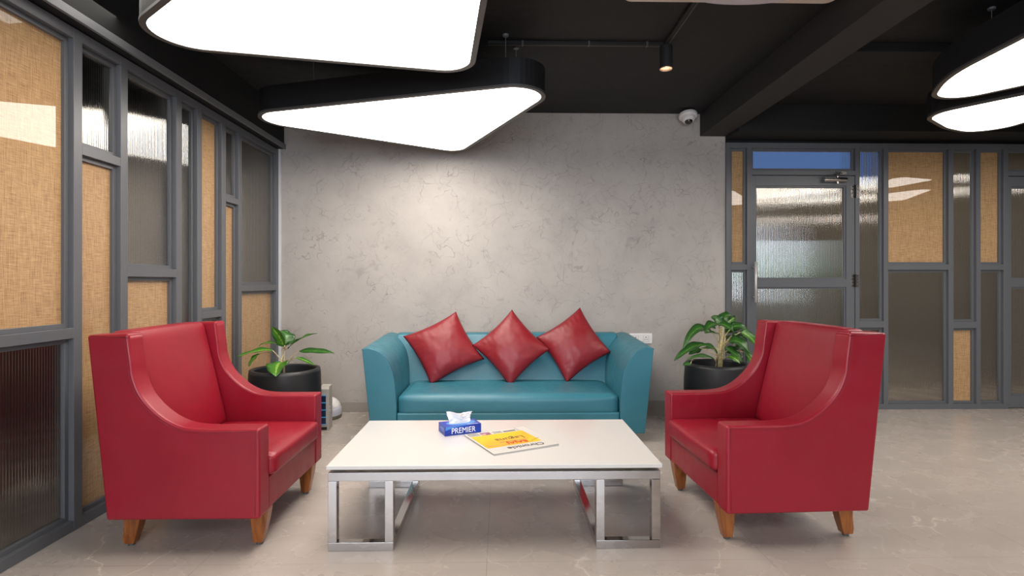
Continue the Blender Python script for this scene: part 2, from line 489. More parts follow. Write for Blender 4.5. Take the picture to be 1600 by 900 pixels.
def door(name, u0, u1, sl, sr, label, hinge=True):
    root = tag(empty(name, (u0, 5.0, 0)), label, 'door', kind='structure')
    P = lambda u, w, z: (u, -w, z)
    W = u1 - u0; w0 = -0.008
    bm = bmesh.new()
    for a in ((0, sl, 0.012, 2.177), (W - sr, W, 0.012, 2.177), (sl, W - sr, 2.084, 2.177), (sl, W - sr, 1.138, 1.216), (sl, W - sr, 0.012, 0.124)):
        box(bm, a[0], a[1], w0 - 0.045, w0, a[2], a[3], P)
    link('door_frame', bm, M_frame, root, bevel=0.002)
    pane(root, P, sl, W - sr, 1.216, 2.084, R, w=w0 + 0.012, bw=0.014, bd=0.022)
    pane(root, P, sl, W - sr, 0.124, 1.138, R, w=w0 + 0.012, bw=0.014, bd=0.022)
    if hinge:
        bm = bmesh.new()
        hx = 2.338 - u0 + 0.0
        tube(bm, [(hx, -0.052, 1.000), (hx, -0.052, 1.375)], 0.011, 16)
        for z in (1.05, 1.325): tube(bm, [(hx, 0.006, z), (hx, -0.052, z)], 0.007, 10)
        tag(link('door_handle', bm, M_satin, root, smooth=True), 'polished steel pull handle')
        for z in (2.031, 1.200):
            bm = bmesh.new()
            box(bm, W - 0.036, W - 0.004, w0, w0 + 0.004, z - 0.06, z + 0.06, P)
            box(bm, W + 0.006, W + 0.034, 0.0, 0.004, z - 0.06, z + 0.06, P)
            h = link('hinge', bm, M_chromeb, root, bevel=0.001)
            bm = bmesh.new(); tube(bm, [(W + 0.0, -0.004, z - 0.06), (W + 0.0, -0.004, z + 0.06)], 0.007, 10)
            for zz in (-0.045, -0.015, 0.015, 0.045):
                for xx in (W - 0.02, W + 0.02): tube(bm, [(xx, 0.0, z + zz), (xx, -0.006, z + zz)], 0.004, 8)
            link('hinge_knuckle', bm, M_rubber, h)
        bm = bmesh.new()
        x0 = 2.985 - u0
        tube(bm, [(x0, -0.022, 2.135), (x0 + 0.215, -0.022, 2.135)], 0.022, 20)
        box(bm, x0 + 0.01, x0 + 0.205, -0.03, 0.005, 2.118, 2.152)
        c = tag(link('door_closer', bm, M_chrome, root, smooth=False, bevel=0.002), 'silver overhead door closer')
        bm = bmesh.new()
        tube(bm, [(x0 + 0.13, -0.022, 2.10), (x0 + 0.13, -0.022, 2.175)], 0.012, 12)
        tube(bm, [(x0 + 0.13, -0.03, 2.172), (x0 + 0.02, -0.15, 2.178)], 0.006, 8)
        tube(bm, [(x0 + 0.02, -0.15, 2.178), (x0 + 0.19, -0.01, 2.20)], 0.006, 8)
        box(bm, x0 + 0.16, x0 + 0.22, -0.014, 0.0, 2.188, 2.212)
        link('closer_arm', bm, M_chromeb, c)
    return root


door('door_1', 2.329, 3.297, 0.034, 0.080, 'reeded glass door with steel pull handle beside the plaster wall')
door('door_2', 4.752, 5.718, 0.030, 0.080, 'reeded glass door at the right edge of the partition', False)

# rooms beyond the glass on the right
M_far = mat('corridor_wall', (112, 104, 92), 0.8)
M_sky = bpy.data.materials.new('daylight_pane'); M_sky.use_nodes = True
_nt = M_sky.node_tree; _nt.nodes.remove(_nt.nodes['Principled BSDF'])
_em = _nt.nodes.new('ShaderNodeEmission')
_g = coords(M_sky, (1, 1, 1), (0, 0, 0), 'Object'); _sp = N(M_sky, 'ShaderNodeSeparateXYZ'); L(M_sky, _g, _sp.inputs[0])
L(M_sky, ramp(M_sky, math_n(M_sky, 'DIVIDE', _sp.outputs['Z'], 2.75), [(0.20, (64, 64, 60)), (0.40, (104, 108, 106)), (0.45, (96, 116, 104)), (0.50, (150, 172, 172)), (0.58, (176, 190, 200)), (0.85, (92, 128, 196))]), _em.inputs['Color'])
_em.inputs['Strength'].default_value = 1.25
L(M_sky, _em.outputs[0], _nt.nodes['Material Output'].inputs['Surface'])
YF = 6.1
bm = bmesh.new()
box(bm, 1.5, 6.5, YF, YF + 0.1, 0, 0.50); box(bm, 3.75, 6.5, YF, YF + 0.1, 0.50, 1.66); box(bm, 1.5, 6.5, YF, YF + 0.1, 1.66, 2.28)
box(bm, 4.25, 6.5, YF, YF + 0.1, 2.28, CEIL); box(bm, 1.5, 1.6, 5.2, YF, 0, CEIL)
struct('wall_corridor', bm, M_far, 'brownish corridor wall seen dimly through the right reeded glass', 'wall')
bm = bmesh.new(); box(bm, 1.5, 3.75, YF + 0.05, YF + 0.07, 0.50, 1.66)
struct('window_1', bm, M_sky, 'pale daylit window glimpsed through the reeded door', 'window')
bm = bmesh.new(); box(bm, 1.5, 4.25, YF + 0.05, YF + 0.07, 2.28, CEIL)
struct('window_2', bm, M_sky, 'blue clerestory window glimpsed through the glass above the door', 'window')
area_light('corridor_fill', (3.9, 5.28, 2.70), (3.9, 5.7, 0), 4.4, 0.2, 30, (1, 0.93, 0.84))  # added fill light, out of sight, brightens the corridor behind the glass
area_light('left_room_fill', (-3.3, 2.6, 2.70), (-3.6, 2.6, 0), 0.5, 3.4, 13, (1, 0.95, 0.88))  # added fill light, unseen, keeps the left back room from going black


# ------------------------------------------------------------------ pendant lamps
def rounded_poly(corners, rad, n=14):
    out = []; k = len(corners)
    for i in range(k):
        p = Vector(corners[i]); a = (Vector(corners[i - 1]) - p).normalized(); b = (Vector(corners[(i + 1) % k]) - p).normalized()
        half = math.acos(max(-1, min(1, a.dot(b)))) / 2; r = rad[i] if isinstance(rad, (list, tuple)) else rad
        d = r / math.tan(half); c = p + (a + b).normalized() * (r / math.sin(half))
        s = p + a * d - c; e = p + b * d - c
        a0 = math.atan2(s.y, s.x); a1 = math.atan2(e.y, e.x); da = (a1 - a0 + PI) % (2 * PI) - PI
        for j in range(n + 1):
            t = a0 + da * j / n; out.append((c.x + r * math.cos(t), c.y + r * math.sin(t)))
    return out


def inset(poly, d):
    n = len(poly); res = []
    ar = sum(poly[i][0] * poly[(i + 1) % n][1] - poly[(i + 1) % n][0] * poly[i][1] for i in range(n)); sg = 1 if ar > 0 else -1
    for i in range(n):
        a = Vector(poly[i - 1]); b = Vector(poly[(i + 1) % n]); t = (b - a).normalized()
        nn = Vector((-t.y, t.x)) * sg; p = Vector(poly[i]) + nn * d; res.append((p.x, p.y))
    return res


def pendant(corners, rad, label, cables, z0=2.34, h=0.168, group='rounded triangle pendant lamps'):
    cx = sum(c[0] for c in corners) / 3; cy = sum(c[1] for c in corners) / 3
    root = tag(empty('pendant_lamp', (cx, cy, z0)), label, 'lamp', group)
    loc = [(c[0] - cx, c[1] - cy) for c in corners]
    o = rounded_poly(loc, rad); i1 = inset(o, 0.016)
    bm = bmesh.new()                                            # drum wall with closed top
    A = [bm.verts.new((x, y, 0)) for x, y in o]; B = [bm.verts.new((x, y, h)) for x, y in o]
    C = [bm.verts.new((x, y, 0.0)) for x, y in i1]; D = [bm.verts.new((x, y, h - 0.01)) for x, y in i1]
    n = len(o)
    for k in range(n):
        j = (k + 1) % n
        bm.faces.new((A[k], A[j], B[j], B[k])); bm.faces.new((C[k], D[k], D[j], C[j])); bm.faces.new((A[k], C[k], C[j], A[j]))
    bm.faces.new(B)
    link('lamp_housing', bm, M_blacklamp, root, smooth=False)
    bm = bmesh.new()
    i0 = inset(o, -0.003); i2 = inset(o, 0.026)
    for a, b, za, zb in ((i0, i2, -0.004, -0.004), (i0, i0, -0.004, 0.010), (i2, i2, -0.004, 0.010)):
        U = [bm.verts.new((x, y, za)) for x, y in a]; V = [bm.verts.new((x, y, zb)) for x, y in b]
        for k in range(n): bm.faces.new((U[k], U[(k + 1) % n], V[(k + 1) % n], V[k]))
    link('lamp_rim', bm, M_rim, root)
    bm = bmesh.new()
    E0 = [bm.verts.new((x, y, -0.001)) for x, y in i2]; E1 = [bm.verts.new((x, y, 0.004)) for x, y in i2]
    for k in range(n): bm.faces.new((E0[k], E0[(k + 1) % n], E1[(k + 1) % n], E1[k]))
    bm.faces.new(E0[::-1]); bm.faces.new(E1)
    tag(link('lamp_diffuser', bm, M_diff, root), 'glowing white diffuser')
    for (x, y) in cables:
        bm = bmesh.new(); tube(bm, [(x - cx, y - cy, h - 0.005), (x - cx, y - cy, CEIL - z0)], 0.0022, 6)
        lathe(bm, [(0, CEIL - z0 - 0.012), (0.018, CEIL - z0 - 0.012), (0.02, CEIL - z0), (0, CEIL - z0)], 16, (x - cx, y - cy, 0))
        link('cable', bm, M_lip, root)
    return root


pendant([(-0.159, 3.03), (-1.90, 2.668), (0.085, 1.062)], [0.17, 0.21, 0.17], 'largest black rimmed triangular pendant lamp, nearest, cut by the top edge of the photo', [(-0.3, 2.7), (-1.4, 2.5), (-0.1, 1.6)])
pendant([(-1.987, 3.826), (0.438, 3.072), (-0.363, 4.862)], [0.21, 0.20, 0.15], 'black triangular pendant lamp hanging in front of the plaster wall above the sofa', [(0.029, 3.44), (-1.30, 3.80), (0.10, 3.62)])
pendant([(2.79, 3.54), (2.49, 3.02), (2.38, 1.70), (3.80, 2.13)], [0.20, 0.9, 0.2, 0.2], 'upper of the two overlapping pendant lamps at the right edge', [(2.80, 3.05), (3.3, 2.3)])
pendant([(2.90, 3.71), (3.32, 4.02), (3.80, 4.23), (3.78, 2.45)], [0.19, 0.5, 0.22, 0.12], 'lower, farther pendant lamp at the right edge, above the cross partition', [(3.3, 3.6), (3.6, 3.9)])
# two more beside them, outside the frame, mirrored in the cane panel's glass
pendant([(4.20, 4.32), (4.90, 4.10), (4.72, 3.28)], 0.12, 'small pendant lamp beyond the right edge, mirrored in the glass as the upper pale shape', [(4.6, 3.9)])
pendant([(4.70, 2.75), (5.30, 3.68), (5.75, 2.35)], 0.15, 'pendant lamp beyond the right edge, mirrored in the glass as the lower pale shape', [(5.3, 2.9)])
# two unseen lamps added behind the viewer to light the lounge
pendant([(-1.5, -0.3), (0.6, -0.8), (-0.4, -2.4)], 0.17, 'unseen triangular pendant lamp added for light behind the viewer on the left', [(-0.3, -0.8)])
pendant([(2.4, -0.2), (4.3, 0.3), (3.4, -1.8)], 0.17, 'unseen triangular pendant lamp added for light behind the viewer on the right', [(3.3, -0.3)])

# ------------------------------------------------------------------ cassette unit, track, spot, dome camera, outlet
M_ac = mat('warm_white_plastic', (205, 190, 178), 0.5)
M_acg = mat('cool_white_plastic', (196, 190, 198), 0.5)
ac = tag(empty('ceiling_air_conditioner', (1.227, 2.36, 2.70)), 'white ceiling cassette air conditioner cut off by the top edge of the photo', 'air conditioner')
bm = bmesh.new()
pl = rounded_poly([(-0.57, -0.57), (0.57, -0.57), (0.57, 0.57), (-0.57, 0.57)], 0.05, 8)
prism(bm, pl, lambda p, q, t: (p, q, t), 0.0, 0.05)
link('panel', bm, M_ac, ac, bevel=0.004)
bm = bmesh.new()
def sup(r, e, n=64): return [(math.copysign(abs(math.cos(2 * PI * k / n)) ** (2 / e), math.cos(2 * PI * k / n)) * r, math.copysign(abs(math.sin(2 * PI * k / n)) ** (2 / e), math.sin(2 * PI * k / n)) * r) for k in range(n)]
rings = []
for r, z in ((0.47, 0.0), (0.47, -0.055), (0.462, -0.066), (0.44, -0.072)):
    rings.append([bm.verts.new((x, y, z)) for x, y in sup(r, 2.3)])
for A, B in zip(rings, rings[1:]):
    for k in range(64): bm.faces.new((A[k], A[(k + 1) % 64], B[(k + 1) % 64], B[k]))
bm.faces.new(rings[-1])
link('intake_cover', bm, M_acg, ac, bevel=0.002)

tr = tag(empty('lighting_track', (1.07, 3.53, 2.7495)), 'black surface conduit on the ceiling turning a corner at the spotlight', 'conduit')
bm = bmesh.new(); box(bm, -1.155, 0.03, -0.012, 0.012, -0.022, 0); link('conduit', bm, M_rubber, tr, bevel=0.003)
bm = bmesh.new(); tube(bm, [(-1.155, 0.016, -0.018), (0.0, 0.016, -0.018)], 0.004, 6); link('wire', bm, M_rim, tr)
bm = bmesh.new(); box(bm, -0.012, 0.012, -0.585, -0.012, -0.022, 0); link('conduit', bm, M_rubber, tr, bevel=0.003)
bm = bmesh.new(); tube(bm, [(0.018, -0.585, -0.016), (0.018, 0.0, -0.016)], 0.006, 6); link('wire', bm, mat('grey_wire', (70, 70, 70), 0.5), tr)
for x in (-0.93, -0.5, -0.12):
    bm = bmesh.new(); box(bm, x - 0.006, x + 0.006, -0.016, 0.016, -0.027, 0); link('clip', bm, M_rim, tr)

sp = tag(empty('spotlight', (1.077, 3.53, 2.728)), 'small black cylinder spotlight hanging from the ceiling conduit', 'spotlight')
bm = bmesh.new(); lathe(bm, [(0, 0.0), (0.012, 0.0), (0.012, -0.006), (0.041, -0.006), (0.041, -0.150), (0.037, -0.150), (0.034, -0.115), (0, -0.10)], 40)
link('lamp_body', bm, M_rubber, sp, smooth=False)
bm = bmesh.new(); lathe(bm, [(0.041, -0.148), (0.0425, -0.153), (0.038, -0.154), (0.033, -0.135), (0.026, -0.118), (0.012, -0.110)], 40)
link('reflector', bm, mat('warm_reflector', (230, 200, 180), 0.25, 0.6), sp, smooth=True)
bm = bmesh.new(); lathe(bm, [(0, -0.128), (0.013, -0.126), (0.013, -0.106), (0, -0.106)], 20)
link('bulb', bm, mat('bulb', (255, 230, 200), 0.5, emit=(255, 214, 170), estr=60), sp)

dc = tag(empty('dome_camera', (1.700, 5.02, 2.665)), 'white dome security camera high on the plaster wall beside the beam', 'camera')
def tilt(bmx, ang=-0.30):
    mt = Matrix.Translation((0, -0.105, 0.030)) @ Matrix.Scale(0.88, 4) @ Matrix.Rotation(ang + PI, 4, 'X')
    for v in bmx.verts: v.co = mt @ v.co
bm = bmesh.new(); lathe(bm, [(0, -0.022), (0.092, -0.022), (0.095, -0.015), (0.093, 0.006), (0.080, 0.016), (0, 0.016)], 48); tilt(bm)
link('mounting_base', bm, M_white, dc, smooth=False, bevel=0.002)
bm = bmesh.new(); box(bm, -0.03, 0.03, -0.10, 0.0, 0.02, 0.06); link('wall_bracket', bm, M_white, dc, bevel=0.004)
bm = bmesh.new(); lathe(bm, [(0.068, 0.014), (0.066, 0.040), (0.056, 0.056), (0.036, 0.060)], 48); tilt(bm)
link('housing', bm, M_white, dc, smooth=True)
bm = bmesh.new(); lathe(bm, [(0.040, 0.055)] + [(0.040 * math.cos(a * PI / 16), 0.055 + 0.034 * math.sin(a * PI / 16)) for a in range(1, 8)] + [(0, 0.089)], 36); tilt(bm)
tag(link('lens_dome', bm, mat('smoked_dome', (12, 12, 14), 0.06, coat=1), dc, smooth=True), 'smoked black dome')

ou = tag(empty('wall_socket', (1.292, 5.02, 0.666)), 'white double socket plate on the plaster wall above the sofa arm', 'socket')
bm = bmesh.new(); box(bm, -0.108, 0.108, -0.012, 0, -0.047, 0.047); link('plate', bm, M_white, ou, bevel=0.004)
bm = bmesh.new(); box(bm, -0.074, 0.074, -0.0145, -0.011, -0.028, 0.028); ins = link('module_frame', bm, mat('socket_grey', (176, 170, 172), 0.5), ou, bevel=0.001)
for i in range(3):
    bm = bmesh.new(); x = -0.048 + i * 0.048; box(bm, x - 0.0225, x + 0.0225, -0.0165, -0.012, -0.026, 0.026)
    link('rocker' if i == 1 else 'socket', bm, M_white, ins, bevel=0.001)
    if i != 1:
        bm = bmesh.new()
        for hx, hz, rr in ((0, 0.011, 0.0048), (-0.009, -0.009, 0.0036), (0.009, -0.009, 0.0036)):
            tube(bm, [(x + hx, -0.0160, hz), (x + hx, -0.0169, hz)], rr, 12)
        link('pin_hole', bm, M_rubber, ins)


# ------------------------------------------------------------------ armchairs
def make_armchair(label):
    root = tag(empty('armchair'), label, 'armchair', 'red leather wing armchairs')
    s = 0.34                                # local x: forward, origin under the middle of the chair
    curve = [(-0.560, 0.962), (-0.553, 0.90), (-0.545, 0.842), (-0.536, 0.772), (-0.508, 0.702), (-0.462, 0.644), (-0.402, 0.594), (-0.335, 0.562), (-0.270, 0.551), (-0.20, 0.548)]
    # smooth the curve
    def cr(p0, p1, p2, p3, t): return tuple(0.5 * ((2 * p1[i]) + (-p0[i] + p2[i]) * t + (2 * p0[i] - 5 * p1[i] + 4 * p2[i] - p3[i]) * t * t + (-p0[i] + 3 * p1[i] - 3 * p2[i] + p3[i]) * t ** 3) for i in (0, 1))
    sm = []
    for i in range(len(curve) - 1):
        a = curve[max(i - 1, 0)]; d = curve[min(i + 2, len(curve) - 1)]
        for k in range(4): sm.append(cr(a, curve[i], curve[i + 1], d, k / 4))
    sm.append(curve[-1]); sm.append((0.0, 0.548))
    prof = [(-0.652, 0.158), (-0.735, 0.955)] + sm + [(0.0, 0.158)]
    for sg in (1, -1):
        bm = bmesh.new(); prism(bm, prof, lambda p, q, t: (p + s, t, q), sg * 0.308, sg * 0.41)
        ar = link('armrest', bm, M_red, root, bevel=0.018, segs=5)
        bm = bmesh.new()
        ip = inset(prof[:-1] + [(0.0, 0.10)], 0.019)[1:-1]
        tube(bm, [(p + s, sg * 0.4096, q) for p, q in ip] + [(s - 0.019, sg * 0.4096, 0.175)], 0.0012, 6)
        link('piping', bm, M_redseam, ar, smooth=True)
    # rear panel between the wings
    bm = bmesh.new(); prism(bm, [(-0.652, 0.158), (-0.733, 0.945), (-0.675, 0.945), (-0.56, 0.158)], lambda p, q, t: (p + s, t, q), -0.31, 0.31)
    link('back_panel', bm, M_red, root, bevel=0.012, segs=3)
    # back cushion (leaning)
    def wb(p):
        k = (p.z - 0.40) / 0.57; rear = -0.640 - 0.078 * k; front = -0.482 - 0.138 * k
        return Vector((rear + (front - rear) * (p.x + 0.06) / 0.12 + s, p.y, p.z))
    bm = bmesh.new(); cushion(bm, 0, 0, 0.679, 0.12, 0.617, 0.566, 0.024, (0.010, 0.0, 0.004), warp=wb)
    link('back_cushion', bm, M_red, root, smooth=True)
    # seat cushion
    bm = bmesh.new(); cushion(bm, (-0.51 + 0.022) / 2 + s, 0, 0.3575, 0.532, 0.612, 0.100, 0.026, (0.004, 0, 0.014))
    link('seat_cushion', bm, M_red, root, smooth=True)
    bm = bmesh.new(); tube(bm, [(s + 0.0215, -0.29, 0.328), (s + 0.0228, 0, 0.328), (s + 0.0215, 0.29, 0.328)], 0.0018, 6); link('piping', bm, M_redseam, root)
    bm = bmesh.new(); box(bm, -0.60 + s, -0.004 + s, -0.309, 0.309, 0.16, 0.309)
    link('seat_base', bm, M_red, root, bevel=0.010, segs=3)
    # legs
    for sg in (1, -1):
        bm = bmesh.new(); y = sg * 0.293
        prof = [(-0.083, 0.165), (-0.003, 0.165), (-0.012, 0.10), (-0.030, 0.012), (-0.072, 0.012)]
        prism(bm, prof, lambda p, q, t: (p + s, y + t * (0.6 + 0.4 * q / 0.165), q), -0.034, 0.034)
        lg = link('leg', bm, M_wood, root, bevel=0.004)
        bm = bmesh.new(); lathe(bm, [(0, 0), (0.014, 0), (0.014, 0.013), (0, 0.013)], 16, (-0.051 + s, y, 0)); link('foot_glide', bm, M_rim, lg)
        bm = bmesh.new()
        prof = [(-0.645, 0.165), (-0.565, 0.165), (-0.570, 0.12), (-0.585, 0.06), (-0.600, 0.012), (-0.645, 0.012), (-0.648, 0.04), (-0.640, 0.09), (-0.638, 0.13)]
        prism(bm, prof, lambda p, q, t: (p + s, y + t * (0.6 + 0.4 * q / 0.165), q), -0.034, 0.034)
        lg = link('leg', bm, M_wood, root, bevel=0.004)
        bm = bmesh.new(); lathe(bm, [(0, 0), (0.014, 0), (0.014, 0.013), (0, 0.013)], 16, (-0.622 + s, y, 0)); link('foot_glide', bm, M_rim, lg)
    return root


ch = make_armchair('red leather wing armchair on the left, facing right beside the cane partition')
ch.location = (-1.383, 2.78, 0)
ch2 = make_armchair('red leather wing armchair on the right, facing left in front of the glass door')
ch2.location = (1.320, 2.798, 0); ch2.rotation_euler = (0, 0, math.radians(182.0))

# ------------------------------------------------------------------ sofa
sf = tag(empty('sofa', (0.056, 4.0, 0)), 'teal leather three seat sofa with curved arms against the plaster wall', 'sofa')
def ease(pts):
    out = []
    for i in range(len(pts) - 1):
        a = pts[max(i - 1, 0)]; b = pts[i]; c = pts[i + 1]; d = pts[min(i + 2, len(pts) - 1)]
        for k in range(4):
            t = k / 4
            out.append(tuple(0.5 * ((2 * b[j]) + (-a[j] + c[j]) * t + (2 * a[j] - 5 * b[j] + 4 * c[j] - d[j]) * t * t + (-a[j] + 3 * b[j] - 3 * c[j] + d[j]) * t ** 3) for j in (0, 1)))
    out.append(pts[-1]); return out
top = ease([(1.072, 0.697), (1.035, 0.703), (1.000, 0.697), (0.955, 0.680), (0.915, 0.648), (0.880, 0.602), (0.855, 0.545), (0.838, 0.47), (0.828, 0.38), (0.822, 0.28)])
arm = [(1.008, 0.066), (1.074, 0.690)] + top + [(0.822, 0.066)]
for sg in (1, -1):
    bm = bmesh.new()
    def f(p, q, t): return (sg * (p - 0.0 * t), t, q + (0.034 * min(1, t / 0.8) * max(0, (q - 0.1) / 0.6)))
    n = 6; rows = []
    for i in range(n + 1):
        t = 0.9 * i / n; rows.append([bm.verts.new(f(p, q, t)) for p, q in arm])
    m_ = len(arm)
    for A, B in zip(rows, rows[1:]):
        for k in range(m_): bm.faces.new((A[k], A[(k + 1) % m_], B[(k + 1) % m_], B[k]))
    bm.faces.new(rows[0]); bm.faces.new(rows[-1][::-1])
    a_ = link('armrest', bm, M_teal, sf, bevel=0.012, segs=4)
    bm = bmesh.new(); tube(bm, [(sg * p, 0.0035, q - 0.004) for p, q in arm[1:-1]] + [(sg * 0.824, 0.0035, 0.08)], 0.0026, 6)
    link('piping', bm, M_tealseam, a_, smooth=True)
bm = bmesh.new()
prism(bm, [(0.56, 0.10), (0.60, 0.36), (0.725, 0.715), (0.745, 0.738), (0.78, 0.745), (0.86, 0.742), (0.885, 0.72), (0.89, 0.10)], lambda p, q, t: (t, p, q), -0.955, 0.955)
link('backrest', bm, M_teal, sf, bevel=0.012, segs=3)
bm = bmesh.new(); cushion(bm, 0, 0.01 + 0.33, 0.275, 0.0 + 1.640, 0.655, 0.16, 0.045, (0.0, 0.008, 0.014), n=18)
link('seat_cushion', bm, M_teal, sf, smooth=True)
bm = bmesh.new(); box(bm, -0.823, 0.823, 0.006, 0.62, 0.070, 0.222); link('seat_base', bm, M_teal, sf, bevel=0.012, segs=3)
for x in (-0.93, 0.93):
    for y in (0.07, 0.82):
        bm = bmesh.new(); lathe(bm, [(0, 0), (0.018, 0), (0.027, 0.072), (0, 0.072)], 20, (x, y, 0))
        link('leg', bm, mat('dark_wood', (70, 34, 26), 0.4) if x < 0 and y < 0.1 else bpy.data.materials['dark_wood'], sf, smooth=False)


# ------------------------------------------------------------------ throw pillows
def pillow(top_, left, bot, right, label, seed, th=0.085):
    t, l, b, r = map(Vector, (top_, left, bot, right))
    c = (t + l + b + r) / 4; ev = (t - b) / 2; eh = (r - l) / 2
    A = (ev + eh) / 2; B = (ev - eh) / 2; nrm = eh.cross(ev).normalized()
    if nrm.y > 0: nrm = -nrm
    bm = bmesh.new(); n = 40; grid = {}
    for side in (1, -1):
        for i in range(n + 1):
            for j in range(n + 1):
                u = -1 + 2 * i / n; v = -1 + 2 * j / n
                edge = i in (0, n) or j in (0, n)
                if side == -1 and edge: grid[(side, i, j)] = grid[(1, i, j)]; continue
                pu = u * (1 - 0.085 * (1 - v * v)); pv = v * (1 - 0.085 * (1 - u * u))
                e = (1 - u ** 2) * (1 - v ** 2)
                h = th * (max(e, 0) ** 0.52)
                w = noise.noise(Vector((u * 2.2 + seed, v * 2.2, side * 3.0))) * 0.007
                rim = (1 - e) ** 2
                wr = math.sin((u if abs(v) > abs(u) else v) * 34 + seed + 3 * noise.noise(Vector((u * 3, v * 3, seed)))) * 0.0022 * rim * min(1, e * 6)
                cr = noise.noise(Vector((u * 6 + seed, v * 6, 9))) * 0.0016
                p = c + A * pu + B * pv + nrm * side * (h + (w + wr + cr) * min(1, e * 5))
                if p.z < 0.364: p.z = 0.364 + (p.z - 0.364) * 0.12
                grid[(side, i, j)] = bm.verts.new(p)
        for i in range(n):
            for j in range(n):
                q = [grid[(side, i, j)], grid[(side, i + 1, j)], grid[(side, i + 1, j + 1)], grid[(side, i, j + 1)]]
                try: bm.faces.new(q)
                except ValueError: pass
    o = link('throw_pillow', bm, M_pillow, None, smooth=True)
    # move the origin to the pillow's centre
    o.data.transform(Matrix.Translation(-c)); o.location = c
    return tag(o, label, 'pillow', 'crimson throw pillows on the sofa')


pillow((-0.383, 4.700, 0.941), (-0.830, 4.59, 0.722), (-0.571, 4.485, 0.345), (-0.145, 4.56, 0.533), 'leftmost crimson leather pillow, tilted left on the teal sofa', 1.3)
pillow((0.095, 4.675, 0.963), (-0.244, 4.55, 0.644), (0.074, 4.46, 0.342), (0.407, 4.50, 0.617), 'middle crimson leather pillow balanced on its corner, overlapping its neighbours', 5.1)
pillow((0.681, 4.700, 0.968), (0.303, 4.645, 0.715), (0.538, 4.49, 0.348), (0.933, 4.58, 0.596), 'rightmost crimson leather pillow, leaning beside the right sofa arm', 8.7)

# ------------------------------------------------------------------ coffee table
tb = tag(empty('coffee_table', (-0.026, 2.795, 0)), 'low white topped coffee table on a chrome tube base', 'table')
X0, X1, Y0, Y1 = -0.738, 0.738, -0.393, 0.393
bm = bmesh.new(); box(bm, X0 - 0.003, X1 + 0.003, Y0 - 0.004, Y1, 0.360, 0.377); link('tabletop', bm, M_top, tb, bevel=0.002)
TT = 0.038
bm = bmesh.new()
x0, x1, y0, y1 = X0 + 0.004, X1 - 0.004, Y0 + 0.002, Y1 - 0.002
box(bm, x0, x1, y0, y0 + TT, 0.308, 0.346); box(bm, x0, x1, y1 - TT, y1, 0.308, 0.346)
box(bm, x0, x0 + TT, y0 + TT, y1 - TT, 0.308, 0.346); box(bm, x1 - TT, x1, y0 + TT, y1 - TT, 0.308, 0.346)
link('top_frame', bm, M_chromeb, tb, bevel=0.002)
for sg, ex in ((1, x0), (-1, x1)):
    a, b = ex, ex + sg * 0.286
    def bx(bm, p, q, yy0, yy1, z0, z1): box(bm, min(p, q), max(p, q), yy0, yy1, z0, z1)
    bm = bmesh.new()
    for ya, yb in ((y0, y0 + TT), (y1 - TT, y1)):
        bx(bm, a, b, ya, yb, 0.0, TT)                                    # bottom bar
        bx(bm, a, a + sg * TT, ya, yb, TT, 0.308)                        # outer upright
        bx(bm, b - sg * TT, b, ya, yb, TT, 0.308)                        # inner upright
    bx(bm, b - sg * TT, b, y0 + TT, y1 - TT, 0.0, TT)                    # runner
    link('leg_frame', bm, M_chromeb if False else M_chrome, tb, bevel=0.002)
for x in (x0 + 0.12, x1 - 0.12):
    for y in (y0 + 0.09, y1 - 0.09):
        bm = bmesh.new(); lathe(bm, [(0, 0.346), (0.014, 0.346), (0.014, 0.3605), (0, 0.3605)], 16, (x, y, 0))
        link('support_pad', bm, M_rubber, tb)
for x in (x0, x1 - TT):
    for y in (y0 + TT + 0.03, y1 - TT - 0.09):
        bm = bmesh.new(); box(bm, x + 0.004, x + TT - 0.004, y, y + 0.06, 0.346, 0.3605); link('support_pad', bm, M_chromeb, tb)

# ------------------------------------------------------------------ tissue box
M_blue = mat('tissue_blue', (18, 62, 160), 0.35)
_v = coords(M_blue); L(M_blue, ramp(M_blue, tex_noise(M_blue, coords(M_blue, (4, 4, 14)), 1.2, 2), [(0.4, (14, 44, 140)), (0.6, (8, 66, 180))]), BS(M_blue).inputs['Base Color'])
M_blue2 = mat('tissue_light_blue', (70, 135, 205), 0.35)
M_ink = mat('white_print', (238, 240, 244), 0.5)
ang = math.atan2(0.078, 0.188)
tbx = tag(empty('tissue_box', (-0.294, 2.85, 0.377), ang), 'blue and white tissue box standing on the white coffee table', 'tissue box')
LX, LY, LZ = 0.203, 0.118, 0.048
bm = bmesh.new(); box(bm, 0, LX, 0, LY, 0, LZ); link('carton', bm, M_blue, tbx, bevel=0.0015)
bm = bmesh.new()
el = [(0.108 + 0.082 * math.cos(t * PI / 24), 0.060 + 0.050 * math.sin(t * PI / 24)) for t in range(48)]
prism(bm, el, lambda p, q, t: (p, q, t), LZ - 0.0005, LZ + 0.0007); link('printed_oval', bm, M_blue2, tbx)
bm = bmesh.new()
el = [(0.100 + 0.060 * math.cos(t * PI / 24), 0.062 + 0.020 * math.sin(t * PI / 24)) for t in range(48)]
prism(bm, el, lambda p, q, t: (p, q, t), LZ, LZ + 0.0010); link('opening', bm, mat('opening_white', (205, 214, 228), 0.6), tbx)
